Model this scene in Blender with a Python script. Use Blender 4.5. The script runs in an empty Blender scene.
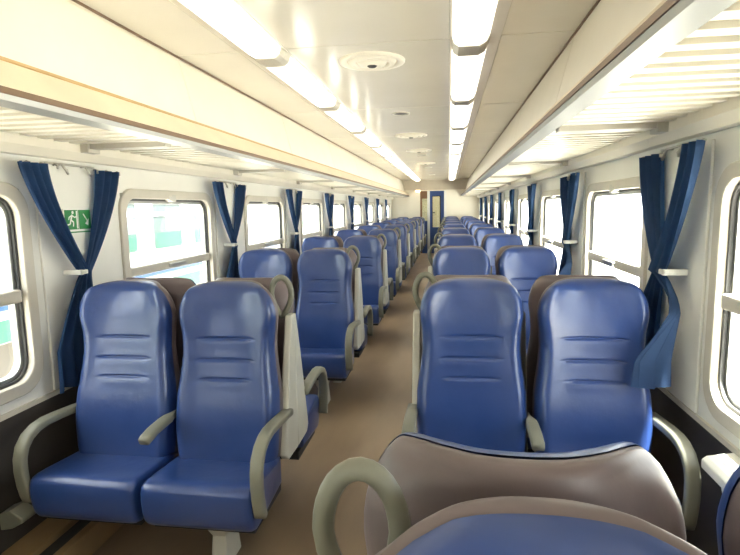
import bpy, bmesh, math, random
from mathutils import Matrix, Vector
random.seed(7)
S = bpy.context.scene
COL = S.collection

# ------------------------------------------------------------------ camera
FPX, YAW, PIT, ROLL = 530.0, .1479, .131, -.0179
CAM = Vector((.42, 0, 1.47))
def cam_axes():
    cy, sy = math.cos(YAW), math.sin(YAW)
    f = Vector((-sy*math.cos(PIT), cy*math.cos(PIT), -math.sin(PIT)))
    r = Vector((cy, sy, 0)); u = r.cross(f)
    c, s = math.cos(ROLL), math.sin(ROLL)
    return c*r+s*u, -s*r+c*u, f
_r, _u, _f = cam_axes()
cd = bpy.data.cameras.new('camera'); cam = bpy.data.objects.new('camera', cd); COL.objects.link(cam)
cd.sensor_width = 36; cd.lens = FPX/740*36; cd.clip_start = .05; cd.clip_end = 400
m = Matrix.Identity(4)
for i in range(3):
    m[i][0], m[i][1], m[i][2], m[i][3] = _r[i], _u[i], -_f[i], CAM[i]
cam.matrix_world = m
S.camera = cam

# ------------------------------------------------------------------ light
SKY, SUN, LAMP, EXPO = 4.6, 46.0, 1.15, 0.90
w = bpy.data.worlds.new('sky'); S.world = w; w.use_nodes = True
bg = w.node_tree.nodes['Background']
bg.inputs[0].default_value = (.97, .98, 1, 1); bg.inputs[1].default_value = SKY
sd = bpy.data.lights.new('sun', 'SUN'); sd.energy = SUN; sd.angle = math.radians(3); sd.color = (1, .96, .89)
so = bpy.data.objects.new('sun', sd); COL.objects.link(so)
so.rotation_euler = Vector((.25, -.32, 1)).to_track_quat('Z', 'Y').to_euler()
vs = S.view_settings
vs.view_transform = 'Standard'; vs.look = 'None'; vs.gamma = 1; vs.use_curve_mapping = False; vs.exposure = EXPO

# ------------------------------------------------------------------ materials
MATS = {}
def mat(name, col, rough=.5, metal=0, spec=.5, noise=0, scale=8, bump=0, bscale=60, col2=None, coat=0, emit=None, stretch=None):
    M = bpy.data.materials.new(name); M.use_nodes = True
    nt = M.node_tree; b = nt.nodes['Principled BSDF']
    b.inputs['Base Color'].default_value = (*col, 1); b.inputs['Roughness'].default_value = rough
    b.inputs['Metallic'].default_value = metal; b.inputs['Specular IOR Level'].default_value = spec
    b.inputs['Coat Weight'].default_value = coat; b.inputs['Coat Roughness'].default_value = .2
    tc = nt.nodes.new('ShaderNodeTexCoord'); src = tc.outputs['Object']
    if stretch:
        mp = nt.nodes.new('ShaderNodeMapping'); mp.inputs['Scale'].default_value = stretch
        nt.links.new(src, mp.inputs[0]); src = mp.outputs[0]
    if noise or col2:
        n = nt.nodes.new('ShaderNodeTexNoise'); n.inputs['Scale'].default_value = scale; n.inputs['Detail'].default_value = 5
        nt.links.new(src, n.inputs['Vector'])
        r = nt.nodes.new('ShaderNodeValToRGB')
        r.color_ramp.elements[0].position = .3; r.color_ramp.elements[1].position = .7
        c2 = col2 or tuple(c*(1+noise) for c in col)
        r.color_ramp.elements[0].color = (*[c*(1-noise) for c in col], 1); r.color_ramp.elements[1].color = (*c2, 1)
        nt.links.new(n.outputs['Fac'], r.inputs[0]); nt.links.new(r.outputs[0], b.inputs['Base Color'])
    if bump:
        n = nt.nodes.new('ShaderNodeTexNoise'); n.inputs['Scale'].default_value = bscale; n.inputs['Detail'].default_value = 3
        nt.links.new(src, n.inputs['Vector'])
        bp = nt.nodes.new('ShaderNodeBump'); bp.inputs['Strength'].default_value = bump; bp.inputs['Distance'].default_value = .01
        nt.links.new(n.outputs['Fac'], bp.inputs['Height']); nt.links.new(bp.outputs[0], b.inputs['Normal'])
    if emit:
        b.inputs['Emission Color'].default_value = (*emit[0], 1); b.inputs['Emission Strength'].default_value = emit[1]
    MATS[name] = M
    return M
mat('vinyl', (.0135, .046, .190), .30, spec=.6, noise=.1, scale=4, col2=(.030, .060, .197), bump=.10, bscale=22, coat=.12)
mat('mauve', (.145, .112, .114), .42, spec=.5, noise=.15, scale=6, bump=.08, bscale=30)
mat('armrest', (.19, .19, .15), .42, noise=.06, scale=12)
mat('panel_grey', (.50, .49, .43), .45, noise=.05, scale=6)
mat('cream', (.82, .77, .66), .35, noise=.03, scale=3)
mat('wallwhite', (.82, .81, .76), .40, noise=.03, scale=3)
mat('ceil', (.76, .71, .61), .15, spec=.6, noise=.03, scale=2)
mat('gold', (.55, .37, .17), .4)
mat('lip', (.78, .67, .50), .4, noise=.05, scale=4)
mat('brown_strip', (.19, .12, .075), .5)
mat('dado', (.050, .043, .037), .6, noise=.2, scale=4)
mat('floor', (.235, .165, .103), .42, noise=.14, scale=3.0, bump=.05, bscale=90, stretch=(1.6, .5, 1))
mat('alu', (.42, .42, .40), .42, metal=.85)
mat('slat', (.86, .82, .70), .35, noise=.04)
mat('frame', (.60, .56, .48), .40, noise=.04)
mat('rubber', (.06, .06, .06), .6)
mat('curtain', (.032, .062, .135), .8, spec=.2, noise=.18, scale=14, bump=.15, bscale=200)
mat('white_plastic', (.80, .80, .76), .4)
mat('dark', (.025, .025, .025), .6)
mat('steel', (.55, .53, .48), .3, metal=.9)
mat('green', (.02, .23, .06), .5)
mat('sign_white', (.85, .87, .82), .5)
mat('diffuser', (.9, .9, .86), .5, emit=((1, .95, .84), LAMP))
mat('blue_paint', (.03, .075, .25), .4)
mat('brown_paint', (.23, .12, .06), .5)
mat('beige_end', (.52, .46, .37), .5, noise=.03)
mat('heater_tan', (.33, .22, .11), .45, metal=.3, noise=.1)
mat('train_white', (.48, .50, .48), .35)
mat('train_teal', (.02, .075, .057), .4)
mat('train_blue', (.012, .04, .11), .4)
mat('train_under', (.10, .09, .08), .7)
mat('train_glass', (.05, .07, .07), .35)
mat('concrete', (.60, .57, .51), .8, noise=.08, scale=1.5)
mat('ballast', (.44, .41, .36), .9, noise=.35, scale=5, bump=.4, bscale=20)
mat('lamp_small', (.9, .8, .6), .5, emit=((1, .72, .4), 3))
# curtain lets some daylight through
def translucent(M, col, fac):
    nt = M.node_tree; b = nt.nodes['Principled BSDF']; out = nt.nodes['Material Output']
    t = nt.nodes.new('ShaderNodeBsdfTranslucent'); t.inputs[0].default_value = (*col, 1)
    mx = nt.nodes.new('ShaderNodeMixShader'); mx.inputs[0].default_value = fac
    nt.links.new(b.outputs[0], mx.inputs[1]); nt.links.new(t.outputs[0], mx.inputs[2]); nt.links.new(mx.outputs[0], out.inputs[0])
translucent(MATS['curtain'], (.06, .17, .42), .36)
def glass(name, tint, gloss):
    M = bpy.data.materials.new(name); M.use_nodes = True; nt = M.node_tree; nt.nodes.clear()
    o = nt.nodes.new('ShaderNodeOutputMaterial'); t = nt.nodes.new('ShaderNodeBsdfTransparent'); g = nt.nodes.new('ShaderNodeBsdfGlossy')
    t.inputs[0].default_value = (*tint, 1); g.inputs[1].default_value = .02; g.inputs[0].default_value = (.9, .95, .95, 1)
    mx = nt.nodes.new('ShaderNodeMixShader'); mx.inputs[0].default_value = gloss
    nt.links.new(t.outputs[0], mx.inputs[1]); nt.links.new(g.outputs[0], mx.inputs[2]); nt.links.new(mx.outputs[0], o.inputs[0])
    MATS[name] = M
glass('pane', (.95, .98, .97), .06)
glass('doorpane', (.80, .82, .72), .10)

# ------------------------------------------------------------------ mesh helpers
class MB:
    def __init__(s): s.v = []; s.f = []
    def box(s, x0, x1, y0, y1, z0, z1):
        n = len(s.v)
        s.v += [(x, y, z) for z in (z0, z1) for y in (y0, y1) for x in (x0, x1)]
        s.f += [tuple(n+i for i in q) for q in ((0,2,3,1),(4,5,7,6),(0,1,5,4),(2,6,7,3),(0,4,6,2),(1,3,7,5))]
        return s
    def loft(s, rings, closed=True, caps=True):
        n = len(s.v); k = len(rings[0])
        for r in rings: s.v += [tuple(p) for p in r]
        for i in range(len(rings)-1):
            for j in range(k if closed else k-1):
                a, b = n+i*k+j, n+i*k+(j+1) % k
                s.f.append((a, b, b+k, a+k))
        if caps and closed:
            s.f.append(tuple(n+j for j in reversed(range(k)))); e = n+(len(rings)-1)*k
            s.f.append(tuple(e+j for j in range(k)))
        return s
    def prism_y(s, prof, y0, y1):      # profile (x,z) drawn out along y
        return s.loft([[(x, y0, z) for x, z in prof], [(x, y1, z) for x, z in prof]])
    def prism_x(s, prof, x0, x1):      # profile (y,z) drawn out along x
        return s.loft([[(x0, y, z) for y, z in prof], [(x1, y, z) for y, z in prof]])
    def tube(s, path, r, seg=10, closed=False, sq=None):
        P = [Vector(p) for p in path]; N = len(P); rings = []
        for i in range(N):
            if closed: t = P[(i+1) % N]-P[i-1]
            else: t = P[min(i+1, N-1)]-P[max(i-1, 0)]
            t.normalize()
            ref = Vector((1, 0, 0)) if abs(t.x) < .9 else Vector((0, 0, 1))
            if closed: ref = Vector((0, 1, 0))
            a = (ref-ref.dot(t)*t).normalized(); b = t.cross(a)
            rr = r[i] if isinstance(r, (list, tuple)) and not sq else r
            ring = []
            for j in range(seg):
                th = 2*math.pi*(j+.5)/seg; c, d = math.cos(th), math.sin(th)
                if sq:
                    e = 2/4.5
                    q_ = sq[i] if isinstance(sq, list) else sq
                    c = math.copysign(abs(c)**e, c)*q_[0]; d = math.copysign(abs(d)**e, d)*q_[1]
                else: c *= rr; d *= rr
                ring.append(P[i]+a*c+b*d)
            rings.append(ring)
        if closed:
            rings.append(rings[0]); return s.loft(rings, caps=False)
        return s.loft(rings)
    def lathe(s, prof, c, seg=28):     # profile (r,z) round a vertical axis
        n = len(s.v); k = len(prof)
        for i in range(seg):
            a = 2*math.pi*i/seg
            s.v += [(c[0]+r*math.cos(a), c[1]+r*math.sin(a), c[2]+z) for r, z in prof]
        for i in range(seg):
            for j in range(k-1):
                a, b = n+i*k+j, n+((i+1) % seg)*k+j
                s.f.append((a, b, b+1, a+1))
        return s
    def mesh(s, name, m, smooth=False):
        me = bpy.data.meshes.new(name); me.from_pydata(s.v, [], s.f)
        bm = bmesh.new(); bm.from_mesh(me); bmesh.ops.recalc_face_normals(bm, faces=bm.faces); bm.to_mesh(me); bm.free()
        me.materials.append(MATS[m])
        if smooth: me.polygons.foreach_set('use_smooth', [True]*len(me.polygons))
        me.update(); return me
    def build(s, name, m, parent=None, smooth=False, bevel=0, loc=None):
        return put(name, s.mesh(name, m, smooth), parent, bevel, loc)
def put(name, me, parent=None, bevel=0, loc=None):
    o = bpy.data.objects.new(name, me); COL.objects.link(o)
    if parent: o.parent = parent
    if loc: o.location = loc
    if bevel:
        b = o.modifiers.new('bevel', 'BEVEL'); b.width = bevel; b.segments = 3; b.limit_method = 'ANGLE'; b.angle_limit = math.radians(40)
    return o
def empty(name, loc=(0, 0, 0), rz=0):
    o = bpy.data.objects.new(name, None); COL.objects.link(o); o.location = loc; o.rotation_euler = (0, 0, rz); o.empty_display_size = .1
    return o
def tag(o, label, cat, group=None):
    o['label'] = label; o['category'] = cat
    if group: o['group'] = group
    return o
def struct(o, label=None):
    o['kind'] = 'structure'
    if label: o['label'] = label
    return o
def copy_tree(o, parent=None):
    c = o.copy(); COL.objects.link(c); c.parent = parent
    for ch in [k for k in o.children]: copy_tree(ch, c)
    return c
def lerp_tab(tab, t):
    if t <= tab[0][0]: return tab[0][1]
    for (a, va), (b, vb) in zip(tab, tab[1:]):
        if t <= b: return va+(vb-va)*(t-a)/(b-a)
    return tab[-1][1]
ORD = ['zeroth', 'first', 'second', 'third', 'fourth', 'fifth', 'sixth', 'seventh', 'eighth', 'ninth', 'tenth', 'eleventh', 'twelfth', 'thirteenth', 'fourteenth']
SIDE = {-1: 'by the parked train', 1: 'by the blank windows'}

# ------------------------------------------------------------------ layout
P = 1.8                      # bay length
C0 = 2.36                    # first window pillar centre
Y0, Y1 = -3.04, 16.90        # ends of the saloon
XW = 1.36                    # half width
ZC = 2.30
ROWY = {-1: 2.25, 1: 2.36}   # centre plane of the first back-to-back seat unit on each side

# ---- outside
struct(MB().box(-40, 40, -40, 80, -1.35, -1.25).build('ground', 'ballast'), 'pale ballast and paving outside the train')

struct(MB().box(1.75, 9.0, -40, 80, -1.25, -.62).build('bounce_platform', 'concrete'), 'pale concrete slab added outside to bounce daylight')  # unseen slab added so sunlight bounces up through the blank windows

# ---- floor
struct(MB().box(-XW-.06, XW+.06, Y0, Y1+1.6, -.08, 0).build('floor', 'floor'), 'tan linoleum floor')

# ---- side walls with real openings
WH, WZ0, WZ1 = .555, .735, 1.575
def side_wall(sd):
    nm = 'wall_left' if sd < 0 else 'wall_right'
    mb = MB(); a, b = sorted((sd*XW, sd*(XW+.08)))
    mb.box(a, b, Y0, Y1, WZ1, 2.36)
    mb.box(a, b, Y0, Y1, .66, WZ0)
    y = Y0
    for n in range(-3, 8):
        c = C0+.9+P*n
        mb.box(a, b, y, c-WH, WZ0, WZ1); y = c+WH
    mb.box(a, b, y, Y1, WZ0, WZ1)
    wl = struct(mb.build(nm, 'wallwhite'), 'cream side wall ' + SIDE[sd])
    a2, b2 = sorted((sd*(XW-.006), sd*(XW+.08)))
    d = MB().box(a2, b2, Y0, Y1, -.05, .655).build('dado_panel', 'dado', wl); d['label'] = 'dark brown lower wall panel'
    a3, b3 = sorted((sd*(XW-.012), sd*XW))
    MB().box(a3, b3, Y0, Y1, .648, .668).build('dado_cap', 'frame', wl)
    # raised pillar covers between the windows
    for n in range(-1, 8):
        c = C0+P*n
        MB().box(a3, b3, c-.27, c+.27, .672, 1.69).build('pillar_panel', 'wallwhite', wl, bevel=.004)
def rrect(y0, y1, z0, z1, r, k=6):
    pts = []
    for cy, cz, a0 in ((y1-r, z1-r, 0), (y0+r, z1-r, 90), (y0+r, z0+r, 180), (y1-r, z0+r, 270)):
        for i in range(k+1):
            a = math.radians(a0+90*i/k); pts.append((cy+r*math.cos(a), cz+r*math.sin(a)))
    return pts
def ring_frame(mb, y0, y1, z0, z1, r, wd, xa, xb):
    """rounded rectangular frame, wd wide outward, from x=xa to x=xb"""
    inn = rrect(y0, y1, z0, z1, r); out = rrect(y0-wd, y1+wd, z0-wd, z1+wd, r+wd*.6); k = len(inn)
    rings = [[(xb, y, z) for y, z in inn], [(xa, y, z) for y, z in inn], [(xa, y, z) for y, z in out], [(xb, y, z) for y, z in out], [(xb, y, z) for y, z in inn]]
    n = len(mb.v)
    for rg in rings[:4]: mb.v += rg
    for i in range(4):
        for j in range(k):
            a, b = n+i*k+j, n+i*k+(j+1) % k
            c, d = n+((i+1) % 4)*k+(j+1) % k, n+((i+1) % 4)*k+j
            mb.f.append((a, b, c, d))
    return mb
side_wall(-1); side_wall(1)
wcount = 0
win_meshes = {}
for sd in (-1, 1):
    for n in range(-3, 8):
        wcount += 1
        c = C0+.9+P*n
        if sd not in win_meshes:
            fm = MB(); ring_frame(fm, -WH+.03, WH-.03, WZ0+.03, WZ1-.03, .09, .055, sd*(XW-.016), sd*(XW+.05))
            rm = MB(); ring_frame(rm, -WH+.042, WH-.042, WZ0+.042, WZ1-.042, .08, .012, sd*(XW+.012), sd*(XW+.055))
            sh = MB(); ring_frame(sh, -WH+.058, WH-.058, WZ0+.058, WZ1-.058, .065, .016, sd*(XW+.026), sd*(XW+.058))
            br = MB(); a, b = sorted((sd*(XW-.004), sd*(XW+.056))); br.box(a, b, -WH+.045, WH-.045, 1.10, 1.155)
            bl = MB(); a, b = sorted((sd*(XW-.022), sd*(XW-.004))); bl.box(a, b, -.10, .10, 1.115, 1.138)
            up = MB(); a, b = sorted((sd*(XW+.040), sd*(XW+.046))); up.box(a, b, -WH+.05, WH-.05, 1.15, WZ1-.045)
            lo = MB(); lo.box(a, b, -WH+.05, WH-.05, WZ0+.045, 1.105)
            lt = MB(); a, b = sorted((sd*(XW-.018), sd*(XW+.03))); lt.box(a, b, -.025, .025, WZ1-.045, WZ1+.0); lt.box(a, b, -.06, -.02, WZ1-.036, WZ1-.012)
            win_meshes[sd] = [(k, q.mesh(k, mm, False), bv) for k, q, mm, bv in (
                ('window_frame', fm, 'frame', .006), ('rubber_seal', rm, 'rubber', 0), ('sash_frame', sh, 'alu', 0), ('sash_bar', br, 'frame', .008),
                ('sash_handle', bl, 'steel', .003), ('window_pane', up, 'pane', 0), ('window_pane', lo, 'pane', 0), ('window_latch', lt, 'steel', .003))]
        e = struct(empty('window_%d' % wcount, (0, c, 0)))
        for k, me, bv in win_meshes[sd]: put(k, me, e, bv)

# ---- ceiling
ce = struct(MB().box(-XW-.08, XW+.08, Y0, Y1, ZC+.03, ZC+.08).build('ceiling', 'ceil'), 'glossy cream panelled ceiling')
mid = MB().box(-.425, .425, .003, P-.003, ZC, ZC+.035).mesh('ceiling_panel', 'ceil')
sidep = {s: MB().box(min(s*.675, s*1.045), max(s*.675, s*1.045), .003, P-.003, ZC, ZC+.035).mesh('ceiling_panel', 'ceil') for s in (-1, 1)}
for n in range(-3, 7):
    y = C0+.45+P*n
    for me in (mid, sidep[-1], sidep[1]):
        put('ceiling_panel', me, ce, .002, (0, y, 0))
# fill the last stretch
yl = C0+.45+P*7
for a, b in ((-.425, .425), (-1.045, -.675), (.675, 1.045)):
    MB().box(a, b, yl+.003, Y1, ZC, ZC+.035).build('ceiling_panel', 'ceil', ce)

# ---- sloped side panels from ceiling down to rack lip (part of the ceiling lining)
for s in (-1, 1):
    prof = [(s*1.045, ZC+.01), (s*1.02, ZC-.03), (s*.935, 1.935), (s*.955, 1.925), (s*1.04, ZC-.035), (s*1.075, ZC+.01)]
    me = MB().prism_y(prof, .003, P-.003).mesh('slope_panel', 'cream')
    # dark joint along the fold
    MB().box(min(s*1.026, s*1.046), max(s*1.026, s*1.046), Y0, Y1-.03, ZC-.010, ZC+.01).build('joint_strip', 'brown_strip', ce)
    for n in range(-3, 7):
        o = put('slope_panel', me, ce, 0, (0, C0+.45+P*n, 0))
    MB().prism_y(prof, yl+.003, Y1-.02).build('slope_panel', 'cream', ce); MB().prism_y(prof, Y0, C0+.45-3*P-.003).build('slope_panel', 'cream', ce)

# ---- end wall with door
def wall_piece(mb, x0, x1, z0, z1, y0=Y1, y1=Y1+.06): return mb.box(x0, x1, y0, y1, z0, z1)
mb = MB()
wall_piece(mb, -XW-.08, -.46, -.05, 1.97); wall_piece(mb, .34, XW+.08, -.05, 1.97)
we = struct(mb.build('wall_end', 'cream'), 'cream end partition around the blue door')
mb = MB(); wall_piece(mb, -XW-.08, XW+.08, 1.97, 2.36, Y1-.02)
mb.build('header_panel', 'beige_end', we)
MB().box(-XW, XW, Y1-.035, Y1-.02, 1.955, 1.985).build('header_trim', 'cream', we)
MB().box(-.235, -.155, Y1-.03, Y1+.07, 0, 1.97).build('trim_1', 'white_plastic', None, bevel=.006); struct(bpy.data.objects['trim_1'])
MB().box(.285, .345, Y1-.03, Y1+.07, 0, 1.97).build('trim_2', 'white_plastic', None, bevel=.006); struct(bpy.data.objects['trim_2'])
d = struct(empty('door_1', (0, Y1+.02, 0)), 'blue end door with tall glass')
fm = MB(); fm.box(-.155, -.085, 0, .04, 0, 1.965); fm.box(.185, .285, 0, .04, 0, 1.965); fm.box(-.085, .185, 0, .04, 1.80, 1.965); fm.box(-.085, .185, 0, .04, 0, .82)
fm.build('door_leaf', 'blue_paint', d)
ring_frame_pts = MB(); ring_frame_pts.box(-.085, -.072, -.008, .03, .82, 1.80).box(.15, .185, -.008, .03, .82, 1.80).box(-.085, .185, -.008, .03, 1.78, 1.80)
ring_frame_pts.build('glazing_bead', 'dark', d)
MB().box(-.075, .16, .012, .02, .82, 1.79).build('door_pane', 'doorpane', d)
MB().tube([(-.06, -.03, 1.28), (-.03, -.03, 1.28), (.0, -.03, 1.28)], .014).build('door_handle', 'dark', d)
d2 = struct(empty('door_2', (0, Y1+.02, 0)), 'narrow brown and blue side leaf next to the end door')
MB().box(-.46, -.40, 0, .04, 0, 1.965).build('door_stile', 'brown_paint', d2)
MB().box(-.40, -.235, 0, .04, 1.72, 1.965).build('door_rail', 'brown_paint', d2)
MB().box(-.40, -.235, 0, .04, 0, 1.02).build('door_leaf', 'blue_paint', d2)
MB().box(-.40, -.235, .012, .02, 1.02, 1.72).build('door_pane', 'doorpane', d2)
# vestibule behind the door; unseen ceiling and sides added to dim it
struct(MB().box(-XW-.08, XW+.08, Y1+1.55, Y1+1.6, 0, 2.36).build('wall_vestibule', 'cream'))
struct(MB().box(-XW-.08, XW+.08, Y1+.06, Y1+1.6, 2.30, 2.36).build('ceiling_dimmer', 'cream'))
for s, nm in ((-1, 'wall_dimmer_left'), (1, 'wall_dimmer_right')):
    a, b = sorted((s*XW, s*(XW+.06)))
    struct(MB().box(a, b, Y1+.06, Y1+1.55, 0, 1.2).box(a, b, Y1+.06, Y1+1.55, 1.6, 2.30).build(nm, 'cream'))
# wall behind the camera
struct(MB().box(-XW-.08, XW+.08, Y0-.06, Y0, -.05, 2.36).build('wall_back', 'cream'))
el = tag(MB().box(-.60, -.46, Y1-.055, Y1-.035, 1.93, 1.985).build('warm_lamp', 'lamp_small', bevel=.006), 'small warm lamp glowing on the end partition header', 'lamp')

# ------------------------------------------------------------------ luggage racks
def rack(s):
    t = empty('luggage_rack', (0, 0, 0))
    tag(t, 'slatted luggage rack above the windows ' + ('facing the parked train' if s < 0 else 'that are blank white'), 'luggage rack')
    lip = [(.937, 1.925), (.90, 1.91), (.82, 1.815), (.805, 1.80), (.822, 1.797), (.845, 1.812), (.915, 1.90), (.955, 1.925)]
    o = MB().prism_y([(s*x, z) for x, z in lip], Y0, Y1).build('front_lip', 'lip', t)
    st = [(.800, 1.808), (.796, 1.788), (.838, 1.788), (.838, 1.806)]
    MB().prism_y([(s*x, z) for x, z in st], Y0, Y1).build('edge_strip', 'brown_strip', t)
    rl = [(.800, 1.789), (.806, 1.772), (.866, 1.766), (.872, 1.772), (.872, 1.789)]
    MB().prism_y([(s*x, z) for x, z in rl], Y0, Y1).build('front_rail', 'alu', t)
    wr = [(1.285, 1.785), (1.285, 1.735), (1.31, 1.700), (1.359, 1.700), (1.359, 1.785)]
    MB().prism_y([(s*x, z) for x, z in wr], Y0, Y1).build('wall_rail', 'cream', t)
    a, b = sorted((s*.868, s*1.30))
    sl = MB().box(a, b, -.023, .023, 1.770, 1.784).mesh('slat', 'slat')
    br = MB().box(a, b, -.032, .032, 1.752, 1.79); a2, b2 = sorted((s*1.245, s*1.30)); br.box(a2, b2, -.045, .045, 1.735, 1.775)
    brm = br.mesh('bracket', 'frame')
    n0 = int((Y0-C0)/.0953)
    pitch = P/19
    for n in range(-3, 9):
        y = C0+P*n
        if Y0 < y < Y1: put('bracket', brm, t, .004, (0, y, 0))
        for k in range(1, 19):
            yy = y+k*pitch
            if Y0+.1 < yy < Y1-.03: put('slat', sl, t, 0, (0, yy, 0))
    a, b = sorted((s*.96, s*1.355))
    MB().box(a, b, Y0, Y1, 1.985, 2.0).build('top_board', 'gold', t)
    MB().prism_y([(s*x, z) for x, z in ((.940, 1.918), (.934, 1.930), (.928, 1.934), (.922, 1.924), (.928, 1.914))], Y0, Y1).build('gold_bead', 'gold', t)
    return t
rack(-1).location.z = .014; rack(1).location.z = .014

# ------------------------------------------------------------------ ceiling lights
LPI = 1.38
def light_proto(s):
    e = empty('ceiling_light')
    top = [(s*.425, ZC+.03), (s*.425, ZC-.004), (s*.675, ZC-.004), (s*.675, ZC+.03)]
    MB().prism_y(top, 0, LPI).build('tray', 'cream', e)
    pr = [(.437, ZC-.004), (.447, ZC-.035), (.470, ZC-.052), (.570, ZC-.052), (.602, ZC-.034), (.618, ZC-.004)]
    MB().prism_y([(s*x, z) for x, z in pr], .08, LPI-.08).build('diffuser', 'diffuser', e)
    pc = [(.434, ZC-.004), (.444, ZC-.038), (.468, ZC-.056), (.572, ZC-.056), (.606, ZC-.037), (.622, ZC-.004)]
    for a, b in ((0.001, .082), (LPI-.082, LPI-.001)):
        MB().prism_y([(s*x, z) for x, z in pc], a, b).build('end_cap', 'frame', e)
    return e
for s in (-1, 1):
    pr0 = None
    y = 2.85-4*LPI; i = 0
    while y+LPI < Y1+.05:
        if pr0 is None: pr0 = light_proto(s); o = pr0
        else: o = copy_tree(pr0)
        o.location = (0, y, 0); lab = 'glowing strip light, %s from the end door, in the row %s' % (ORD[14-i], 'nearer the parked train' if s < 0 else 'nearer the blank windows'); i += 1
        tag(o, lab, 'light', 'ceiling strip lights ' + SIDE[s])
        y += LPI
    if Y1-y > .05:
        mbx = MB(); a, b = sorted((s*.425, s*.675)); mbx.box(a, b, y, Y1, ZC-.004, ZC+.03).build('ceiling_panel', 'cream', ce)

# ------------------------------------------------------------------ ceiling vents and speakers
def vent(y, k, lab):
    e = empty('air_vent', (-.012, y, ZC)); tag(e, lab, 'vent', 'round ceiling vents')
    MB().lathe([(.19, 0), (.188, -.010), (.165, -.016), (.150, -.012), (.145, -.002)], (0, 0, 0)).build('outer_ring', 'cream', e, True)
    MB().lathe([(.140, -.002), (.128, -.018), (.105, -.022), (.095, -.004)], (0, 0, 0)).build('middle_ring', 'cream', e, True)
    MB().lathe([(.088, -.003), (.075, -.024), (.05, -.028), (.0, -.029)], (0, 0, 0)).build('centre_cone', 'cream', e, True)
    MB().lathe([(.03, -.027), (.02, -.036), (0, -.037)], (0, 0, 0)).build('centre_cap', 'dark', e, True)
    MB().lathe([(.15, -.001), (0, -.001)], (0, 0, 0)).build('duct', 'lip', e)
vl = ['large round vent in the ceiling, first before the dark round grille', 'round ceiling vent beyond the first dark grille', 'round ceiling vent just before the second dark grille', 'round ceiling vent beyond the second dark grille']
for i, y in enumerate((3.13, 6.35, 8.05, 10.4)): vent(y, i, vl[i])
for i, (y, lab) in enumerate(((4.87, 'dark round ceiling grille next to the large vent'), (8.75, 'dark round ceiling grille halfway down the carriage'), (11.5, 'dark round ceiling grille second nearest the end door'), (14.2, 'dark round ceiling grille nearest the end door'))):
    e = empty('ceiling_grille', (0, y, ZC)); tag(e, lab, 'grille', 'dark ceiling grilles')
    MB().lathe([(.082, 0), (.080, -.008), (.066, -.010), (.064, -.002)], (0, 0, 0), 20).build('rim', 'frame', e, True)
    MB().lathe([(.065, -.003), (.03, -.006), (0, -.006)], (0, 0, 0), 20).build('mesh_disc', 'dark', e, True)

# ------------------------------------------------------------------ seats (local: back-to-back plane y=0, seat faces -y)
ZTOP = 1.162
WTAB = [(.36, .205), (.45, .222), (.58, .230), (.70, .227), (.80, .212), (.88, .204), (.95, .207), (1.02, .216), (1.05, .214), (1.08, .207), (1.105, .196), (1.125, .184), (1.14, .170), (1.150, .153), (1.157, .128), (ZTOP, .09)]
def half_w(z): return lerp_tab(WTAB, z)
OUT = []
for i in range(80):
    z = .36+(1.08-.36)*i/79; OUT.append((half_w(z), z))
for i in range(1, 17):
    z = 1.08+(ZTOP-1.08)*i/16; OUT.append((half_w(z), z))
OUT += [(.03, ZTOP+.001), (0, ZTOP+.001)]
def dist(x, z):
    x = abs(x); best = 9
    for (ax, az), (bx, bz) in zip(OUT, OUT[1:]):
        dx, dz = bx-ax, bz-az; L = dx*dx+dz*dz
        t = 0 if L == 0 else max(0, min(1, ((x-ax)*dx+(z-az)*dz)/L))
        q = math.hypot(x-ax-t*dx, z-az-t*dz)
        if q < best: best = q
    return best
def rnd(t):
    t = max(0, min(1, t)); return math.sqrt(max(0, 1-(1-t)**2))
YF = [(.36, -.250), (.45, -.248), (.55, -.243), (.65, -.226), (.75, -.200), (.85, -.174), (.92, -.160), (.96, -.157), (1.02, -.148), (1.08, -.132), (ZTOP, -.098)]
YB = [(.36, -.115), (.60, -.085), (.85, -.050), (1.0, -.028), (ZTOP, -.008)]
def smooth_tab(tab, z):
    return (lerp_tab(tab, z-.03)+2*lerp_tab(tab, z)+lerp_tab(tab, z+.03))/4
def wing(z): return lerp_tab([(.36, .030), (.75, .030), (.95, .045), (1.05, .066), (ZTOP, .102)], z)
def surf(x, z, side, d):
    w_ = max(half_w(z), .165)
    f, b = smooth_tab(YF, z), smooth_tab(YB, z); mid_ = f+.77*(b-f)
    c = wing(z)*min(1.1, abs(x)/w_)**2.4
    if side < 0: return mid_-(mid_-f)*rnd(d/.045)-c
    return mid_+(b-mid_)*rnd(d/.03)-c
GROOVES = ((.930, .115), (.842, .115), (.762, .097))
def groove(x, z):
    g = 0
    for gz, hw in GROOVES:
        e = max(0, min(1, (hw-abs(x))/.012))
        g += e*(.0085*math.exp(-((z-gz)/.0045)**2) - .004*math.exp(-((z-gz+.018)/.014)**2))
    return g
zs_shell = [.36+.7*i/30 for i in range(31)]+[1.075, 1.09, 1.10, 1.11, 1.118, 1.125, 1.132, 1.138, 1.143, 1.148, 1.152, 1.155, 1.158, 1.160, ZTOP]
def stations(k):
    return [math.sin(math.pi/2*(2*j/k-1)) for j in range(k+1)]
def shell_mesh():
    mb = MB(); K = 24; US = stations(K); rings = []
    for z in zs_shell:
        w_ = half_w(z); fr, bk = [], []
        for u in US:
            x = u*w_; d = 0 if abs(u) > .9999 else dist(x, z)
            fr.append((x, surf(x, z, -1, d)+.022*rnd(d/.03), z))
            if abs(u) < .9999: bk.append((x, surf(x, z, 1, d), z))
        rings.append(fr+bk[::-1])
    mb.loft(rings)
    return mb.mesh('back_shell', 'mauve', True)
INS = .002
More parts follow.
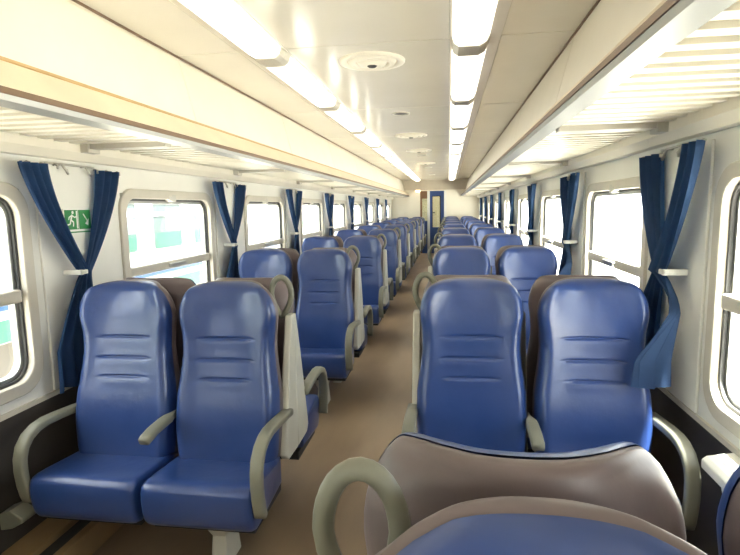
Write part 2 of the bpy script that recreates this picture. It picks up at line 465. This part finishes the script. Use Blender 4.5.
def pad_mesh():
    zs = [.40+(1.06-.40)*i/34 for i in range(35)]
    for gz, _ in GROOVES: zs += [gz+q for q in (-.012, -.008, -.005, -.0025, 0, .0025, .005, .008, .012)]
    zs += [1.07, 1.08, 1.09, 1.10, 1.108, 1.115, 1.121, 1.127, 1.132, 1.137, 1.141, 1.145, 1.149, 1.152, 1.155, 1.158, ZTOP-INS]
    zs = sorted(set(round(z, 4) for z in zs))
    K = 30; US = stations(K); mb = MB(); rows = []
    def hw(z):
        # half width of the inset outline
        lo, hi = 0, .24
        for _ in range(18):
            mm = (lo+hi)/2
            if mm < half_w(z) and dist(mm, z) > INS: lo = mm
            else: hi = mm
        return lo
    for z in zs:
        w_ = max(hw(z), .05); r = []
        for u in US:
            x = u*w_; d = dist(x, z) if abs(x) < half_w(z) else 0
            e = rnd((d-INS)/.010) if abs(u) < .9999 else 0
            if z >= ZTOP-INS-.0005: e = 0
            r.append((x, surf(x, z, -1, max(d, INS))+.002-.006*e+groove(x, z), z))
        rows.append(r)
    mb.loft(rows, closed=False, caps=False)
    return mb.mesh('back_pad', 'vinyl', True)
def side_pad_mesh(s):  # vinyl bolster along each flank of the shell
    mb = MB(); rings = []
    for i in range(26):
        z = .42+(1.0-.42)*i/25
        w_ = half_w(z); e = math.sin(math.pi*i/25)**.3 if 0 < i < 25 else .05
        yc = surf(s*w_, z, -1, 0)
        rings.append([(s*(w_-.02), yc-.055, z), (s*(w_+.002*e-.004), yc-.035, z), (s*(w_+.006*e), yc-.005, z), (s*(w_+.004*e-.002), yc+.022, z), (s*(w_-.02), yc+.030, z)])
    mb.loft(rings, closed=False, caps=False)
    return mb.mesh('side_bolster', 'vinyl', True)
def cushion_mesh():
    prof = [(-.175, .290), (-.175, .425), (-.235, .432), (-.33, .440), (-.42, .449), (-.48, .452), (-.506, .449), (-.520, .440), (-.527, .424), (-.529, .38), (-.524, .33), (-.514, .295), (-.500, .276), (-.475, .268), (-.30, .280)]
    cy, cz = -.35, .37; mb = MB(); rings = []
    for x, k in ((-.222, .80), (-.2205, .88), (-.216, .945), (-.207, .98), (-.19, .998), (-.15, 1.0), (-.08, 1.0), (0, 1.0), (.08, 1.0), (.15, 1.0), (.19, .998), (.207, .98), (.216, .945), (.2205, .88), (.222, .80)):
        sag = -.010*(1-(x/.222)**2)
        r = []
        for y, z in prof:
            q = (1-k)*.10
            yy = y+(q if y < cy else -q*.3)*min(1, abs(y-cy)/.1); zz = z+(-q if z > cz else q)*min(1, abs(z-cz)/.05)
            if z > .42 and -.45 < y < -.2: zz += sag
            r.append((x, yy, zz))
        rings.append(r)
    mb.loft(rings)
    return mb.mesh('seat_cushion', 'vinyl', True)
def loop_arm_mesh(xc):
    pts = [(-.125, .600), (-.20, .608), (-.30, .618), (-.38, .622), (-.43, .616), (-.475, .597), (-.505, .566), (-.520, .525), (-.522, .475), (-.516, .42), (-.505, .37), (-.496, .345)]
    mb = MB(); mb.tube([(xc, y, z) for y, z in pts], 0, 16, sq=(.024, .016))
    return mb.mesh('armrest', 'armrest', True)
def short_arm_mesh(xc):
    pts = [(-.185, .602, .0035), (-.215, .603, .005), (-.235, .604, .010), (-.250, .605, .0165), (-.265, .606, .022), (-.30, .606, .024), (-.38, .602, .024), (-.43, .592, .024), (-.448, .586, .022)]
    mb = MB(); mb.tube([(xc, y, z) for y, z, _ in pts], 0, 16, sq=[(h, .016) for _, _, h in pts])
    return mb.mesh('armrest', 'armrest', True)
ME = dict(shell=shell_mesh(), pad=pad_mesh(), cush=cushion_mesh(), bl=side_pad_mesh(-1), br=side_pad_mesh(1))
pan = MB().box(-.205, .205, -.46, -.14, .245, .284).mesh('seat_pan', 'dark')
legm = MB().loft([[(-.035, -.36, 0), (.035, -.36, 0), (.035, -.20, 0), (-.035, -.20, 0)], [(-.03, -.34, .14), (.03, -.34, .14), (.03, -.22, .14), (-.03, -.22, .14)], [(-.06, -.42, .27), (.06, -.42, .27), (.06, -.16, .27), (-.06, -.16, .27)]]).mesh('leg', 'panel_grey')
# arm positions: +1 means on the seat's own +x flank (local, before turning)
ARM = {k: f(x) for k, f, x in (('loop+', loop_arm_mesh, .246), ('loop-', loop_arm_mesh, -.246), ('short+', short_arm_mesh, .234), ('short-', short_arm_mesh, -.234))}
def make_seat(kind):       # kind: tuple of armrests and whether it carries the leg
    e = empty('train_seat')
    put('back_shell', ME['shell'], e); put('back_pad', ME['pad'], e); put('seat_cushion', ME['cush'], e)
    put('seat_pan', pan, e)
    for k in kind[0]: put('armrest', ARM[k], e, 0)
    if kind[1]: put('leg', legm, e, .006)
    return e
def add_frame(e, s, ring):
    xo = -s*.247          # aisle side of the aisle seat, relative to that seat's centre
    def panel(x0, x1, m, nm):
        prof = [(-.18, .42), (-.15, .390), (-.001, .385), (-.001, 1.005), (-.03, 1.005), (-.045, .96), (-.085, .82), (-.135, .62)]
        MB().prism_x(prof, x0, x1).build(nm, m, e, bevel=.008)
    a, b = sorted((xo-s*.004, xo+s*.030)); panel(a, b, 'panel_grey', 'side_panel')
    a, b = sorted((s*.234-.003, s*.234+.003)); panel(a, b, 'armrest', 'centre_panel')
    if not ring: return
    pts = []; cx = -s*.196; N = 28
    for i in range(N):
        a = 2*math.pi*i/N
        r = .098 if math.sin(a) < 0 else .078
        zz = 1.092+r*math.sin(a)*(1.0)
        k = 1-.55*max(0, -math.sin(a))**1.6
        pts.append((cx+(-s)*.012*math.sin(a)*0+.046*math.cos(a)*k - s*.0, 0, zz))
    MB().tube(pts, .0135, 10, closed=True).build('grab_ring', 'armrest', e, True)
SEATX = {('aisle', -1): -.512, ('window', -1): -.980, ('aisle', 1): .515, ('window', 1): 1.0}
protos = {}
def place_seat(s, col, n, away):
    # which flank looks at the aisle, in the seat's own frame (away seats are turned by 180 degrees)
    flank = (1 if s < 0 else -1)*(-1 if away else 1)
    sg = '+' if flank > 0 else '-'; og = '-' if flank > 0 else '+'
    kind = (('loop'+sg, 'short'+og), True) if col == 'aisle' else (('loop'+og,), False)
    fr = col == 'aisle' and n < 8     # half of the panel between the two backs; the seat backing the door end carries the ring
    key = (col, sg, fr, away)
    if key not in protos:
        protos[key] = o = make_seat(kind)
        if fr: add_frame(o, -flank, not away)
    else: o = copy_tree(protos[key])
    o.location = (SEATX[(col, s)], ROWY[s]+P*n+((.03 if away else .012) if n < 0 else 0), 0); o.rotation_euler = (0, 0, math.pi if away else 0)
    if not away:
        lab = 'blue %s seat %s, %s row backing towards the end door' % (col, SIDE[s], ORD[9-n])
    else:
        lab = 'mauve-backed %s seat %s, %s row facing the end door' % (col, SIDE[s], ORD[8-n])
    tag(o, lab, 'seat', 'train seats')
for s in (-1, 1):
    for n in range(-1 if s > 0 else 0, 9):
        for col in ('aisle', 'window'):
            place_seat(s, col, n, False)
            if n < 8: place_seat(s, col, n, True)

# ------------------------------------------------------------------ curtains
def curtain_mesh(top0, top1, tie0, tie1, bot0, bot1, s, ph, dep=.020, folds=3.5, swing=0, tail=1.0, drop=1.6):
    """pleated cloth gathered at a tie; y positions relative to the pillar centre"""
    mb = MB(); NU = 44; rows = []
    zt, zk, zb = 1.680, 1.185, (.68 if s < 0 else .765)
    N1, N2 = 22, 16
    for i in range(N1+N2+1):
        if i <= N1:
            t = i/N1; z = zt+(zk-zt)*t; e = t**1.35
            a = top0+(tie0-top0)*e; b = top1+(tie1-top1)*e
            amp = dep*(1-(1-.55*tail)*t)
        else:
            t = (i-N1)/N2; z = zk+(zb-zk)*t; e = min(1, t*drop)**.8
            a = tie0+(bot0-tie0)*e; b = tie1+(bot1-tie1)*e
            amp = dep*(.55+.55*t)*tail
        r = []
        for j in range(NU+1):
            u = j/NU
            y = a+(b-a)*u
            off = amp*(math.sin(2*math.pi*folds*u+ph+.5*math.sin(3*t+ph))+.35*math.sin(2*math.pi*folds*2.1*u+2*ph))
            zz = z+(.006*math.sin(7*u+ph) if i == N1+N2 else 0)
            sw = swing*u*(0 if i <= N1 else max(0, min(1, (t-.19)/.55)))
            r.append((-s*(off+sw), y, zz))
        rows.append(r)
    mb.loft(rows, closed=False, caps=False)
    me = mb.mesh('curtain_fabric', 'curtain', True)
    return me
CX = 1.300
cm = {}
for s in (-1, 1):
    for v in range(2):
        # near half (towards the camera end) and door-side half
        if s < 0:
            cm[(s, 'near', v)] = curtain_mesh(-.41, -.245, -.10, -.03, -.31, .0, s, .4+v, dep=.020)
            cm[(s, 'door', v)] = curtain_mesh(.125, .345, -.015, .045, -.13, .06, s, 1.7+v, dep=.017, tail=.4)
        else:
            cm[(s, 'near', v)] = curtain_mesh(-.37, -.20, -.12, .08, -.245, -.275, s, .9+v, dep=.020, folds=2.6, swing=.165, drop=3.4)
            cm[(s, 'door', v)] = curtain_mesh(.10, .40, .03, .13, .06, .33, s, 2.1+v)
hook = {s: MB().tube([(0, 0, 1.675), (0, 0, 1.690), (s*.012, 0, 1.696), (s*.022, 0, 1.692)], .005, 6).mesh('curtain_hook', 'steel', True) for s in (-1, 1)}
for s in (-1, 1):
    for n in range(0, 8):
        c = C0+P*n-(.03 if s < 0 else 0)
        for half in ('near', 'door'):
            e = empty('curtain', (s*(CX-.020 if half == 'near' else CX+.023), c, 0))
            put('fabric', cm[(s, half, n % 2)], e)
            tops = {(-1, 'near'): (-.34, -.18), (-1, 'door'): (.15, .33), (1, 'near'): (-.33, -.19), (1, 'door'): (.13, .37)}[(s, half)]
            for k in range(3): put('curtain_hook', hook[s], e, 0, (0, tops[0]+(tops[1]-tops[0])*k/2, -.012))
            extra = ' beside the green exit sign' if (s < 0 and n == 0) else ''
            hn = 'door-side' if half == 'door' else 'far-from-door'
            lab = ('tied navy curtain%s, %s half' % (extra, hn)) if extra else 'tied navy curtain, %s half, %s pillar from end door %s' % (hn, ORD[8-n], SIDE[s])
            tag(e, lab.strip(), 'curtain', 'navy window curtains')
        # hooks and tie bracket on the pillar
        tb = empty('curtain_tieback', (s*1.347, c, 1.185)); tag(tb, 'white curtain tieback on %s pillar from end door %s' % (ORD[8-n], SIDE[s]), 'tieback', 'curtain tiebacks')
        q = -.035 if s < 0 else -.063
        a, b = sorted((-s*.0, -s*.094))
        MB().box(a, b, q-.090, q-.070, .000, .024).build('bracket_arm', 'white_plastic', tb, bevel=.004)
        a, b = sorted((-s*.082, -s*.094))
        MB().box(a, b, q-.090, q-.04, .002, .022).build('band', 'white_plastic', tb, bevel=.004)
        # curtain rail
        r = empty('curtain_rail', (s*1.347, c, 1.690)); tag(r, 'short steel curtain rail above %s pillar from end door %s' % (ORD[8-n], SIDE[s]), 'curtain rail', 'curtain rails')
        MB().tube([(-s*.024, -.20, 0), (-s*.024, 0, 0), (-s*.024, .12, 0)], .005, 8).build('rod', 'steel', r, True)
        for yy in (-.10, .06):
            MB().tube([(0, yy, 0), (-s*.024, yy, 0), (-s*.04, yy+.01, -.03), (-s*.03, yy+.03, -.04), (-s*.02, yy+.035, -.02)], .006, 6).build('hook', 'steel', r, True)

# ------------------------------------------------------------------ exit sign on the pillar
sg = empty('exit_sign', (-1.345, 2.335, 1.432)); tag(sg, 'green emergency exit sign with white figure and arrow on the wall', 'sign')
X = .0
MB().box(-.002, .003, -.098, .090, -.058, .058).build('sign_plate', 'sign_white', sg)
MB().box(.003, .005, -.092, -.003, -.040, .052).build('figure_panel', 'green', sg)
MB().box(.003, .005, .003, .086, -.040, .052).build('arrow_panel', 'green', sg)
MB().box(.003, .005, -.092, .086, -.056, -.050).build('lower_line', 'green', sg)
def flat(mb, pts, x=.0062):
    n = len(mb.v); mb.v += [(x, y, z) for y, z in pts]; mb.f.append(tuple(range(n, n+len(pts)))); return mb
fg = MB()
flat(fg, [(-.040+.008*math.cos(i*.785), .040+.008*math.sin(i*.785)) for i in range(8)])
for a, b, wd in (((-.044, .030), (-.056, .004), .010), ((-.046, .026), (-.026, .016), .006), ((-.026, .016), (-.020, .022), .006), ((-.048, .026), (-.066, .018), .006), ((-.066, .018), (-.070, .006), .006),
                 ((-.055, .006), (-.038, -.006), .008), ((-.038, -.006), (-.042, -.026), .007), ((-.056, .006), (-.062, -.014), .008), ((-.062, -.014), (-.082, -.018), .007)):
    dx, dz = b[0]-a[0], b[1]-a[1]; L = math.hypot(dx, dz); nx, nz = -dz/L*wd/2, dx/L*wd/2
    flat(fg, [(a[0]+nx, a[1]+nz), (b[0]+nx, b[1]+nz), (b[0]-nx, b[1]-nz), (a[0]-nx, a[1]-nz)])
flat(fg, [(-.018, -.036), (-.008, -.036), (-.008, .048), (-.018, .048)])
fg.build('running_figure', 'sign_white', sg)
ar = MB()
flat(ar, [(.030, .030), (.034, .036), (.064, .000), (.058, -.005)]); flat(ar, [(.064, -.024), (.070, .012), (.042, -.014)])
ar.build('arrow', 'sign_white', sg)

# ------------------------------------------------------------------ heater covers along the walls
for s in (-1, 1):
    h = empty('heater_cover', (s*1.348, 0, 0)); tag(h, 'long tan heating duct cover on the floor ' + SIDE[s], 'heater')
    def bx(x0, x1, z0, z1, nm, m, bev=.004):
        a, b = sorted((-s*x0, -s*x1)); return MB().box(a, b, Y0+.05, Y1-.05, z0, z1).build(nm, m, h, bevel=bev)
    bx(0, .13, .0, .125, 'top_cover', 'heater_tan'); bx(.13, .205, 0, .10, 'grille', 'dark', 0); bx(.205, .245, 0, .118, 'front_rail', 'heater_tan')
    # wall bracket carrying the window seats
for n in range(0, 3):
    MBk = MB().prism_y([(-1.350, .215), (-1.350, .285), (-1.30, .305), (-1.245, .27), (-1.245, .255), (-1.30, .225)], ROWY[-1]+P*n-.52, ROWY[-1]+P*n-.44)
    o = MBk.build('seat_bracket', 'armrest', bevel=.006)
    tag(o, 'pale grey wall bracket under the %s window seat row from the end door' % ORD[9-n], 'bracket', 'seat wall brackets')

# ------------------------------------------------------------------ small flap table below the window
t = empty('flap_table', (1.348, 1.52, 0)); tag(t, 'small white flap table fixed to the wall under the window', 'table')
MB().prism_y([(0, .655), (-.085, .640), (-.100, .628), (-.100, .600), (-.09, .592), (0, .60)], -.28, .28).build('table_top', 'white_plastic', t, bevel=.006)
MB().prism_y([(0, .598), (-.07, .594), (-.055, .52), (-.02, .44), (0, .43)], .16, .22).build('table_bracket', 'white_plastic', t, bevel=.004)
MB().prism_y([(0, .598), (-.07, .594), (-.055, .52), (-.02, .44), (0, .43)], -.22, -.16).build('table_bracket', 'white_plastic', t, bevel=.004)

# ------------------------------------------------------------------ the train parked on the next track
tr = empty('parked_train', (-4.8, 0, 0)); tag(tr, 'white railway carriage with teal and blue stripes seen through the windows', 'train')
TY0, TY1 = -6.0, 40.0
MB().prism_y([(0, -.06), (0, 1.78), (-.03, 2.0), (-.10, 2.2), (-2.7, 2.2), (-2.8, 1.78), (-2.8, -.06)], TY0, TY1).build('body', 'train_white', tr)
MB().prism_y([(-.08, 2.2), (-.30, 2.42), (-.8, 2.56), (-2.0, 2.56), (-2.5, 2.42), (-2.72, 2.2)], TY0, TY1).build('roof', 'train_teal', tr)
MB().box(0, .006, TY0, TY1, 1.735, 1.80).build('roof_stripe', 'train_teal', tr)
MB().box(0, .006, TY0, TY1, .33, .43).build('blue_stripe', 'train_blue', tr)
MB().box(0, .006, TY0, TY1, -.05, .22).build('teal_stripe', 'train_teal', tr)
MB().box(-2.4, -.25, TY0+.4, TY1-.4, -.75, -.06).build('underframe', 'train_under', tr)
wf = ring_frame(MB(), 0, 1.0, .80, 1.60, .05, .03, .012, -.02).mesh('train_window', 'alu')
wg = MB().box(-.01, .004, -.01, 1.01, .79, 1.61).mesh('pane', 'train_glass')
wb = MB().box(.0, .014, 0, 1.0, 1.39, 1.455).mesh('sash_bar', 'train_white')
wd_ = MB().box(.002, .007, .06, .99, .81, 1.08).mesh('lower_blind', 'train_teal')
y = 8.84-1.53*9
while y < 36:
    o = put('train_window', wf, tr, 0, (0, y, 0))
    put('pane', wg, o); put('sash_bar', wb, o); put('lower_blind', wd_, o)
    y += 1.53
MB().tube([(.01, 10.05, .86), (.05, 10.10, .87), (.05, 10.25, .90), (.01, 10.30, .92)], .02, 8).build('grab_handle', 'train_under', tr, True)
for yy in (-2, 3.0, 8.5, 14, 22, 30):
    o = MB().tube([(-.35, yy, -.80), (-.2, yy, -.80), (-.05, yy, -.80)], .45, 24).build('wheel', 'train_under', tr)
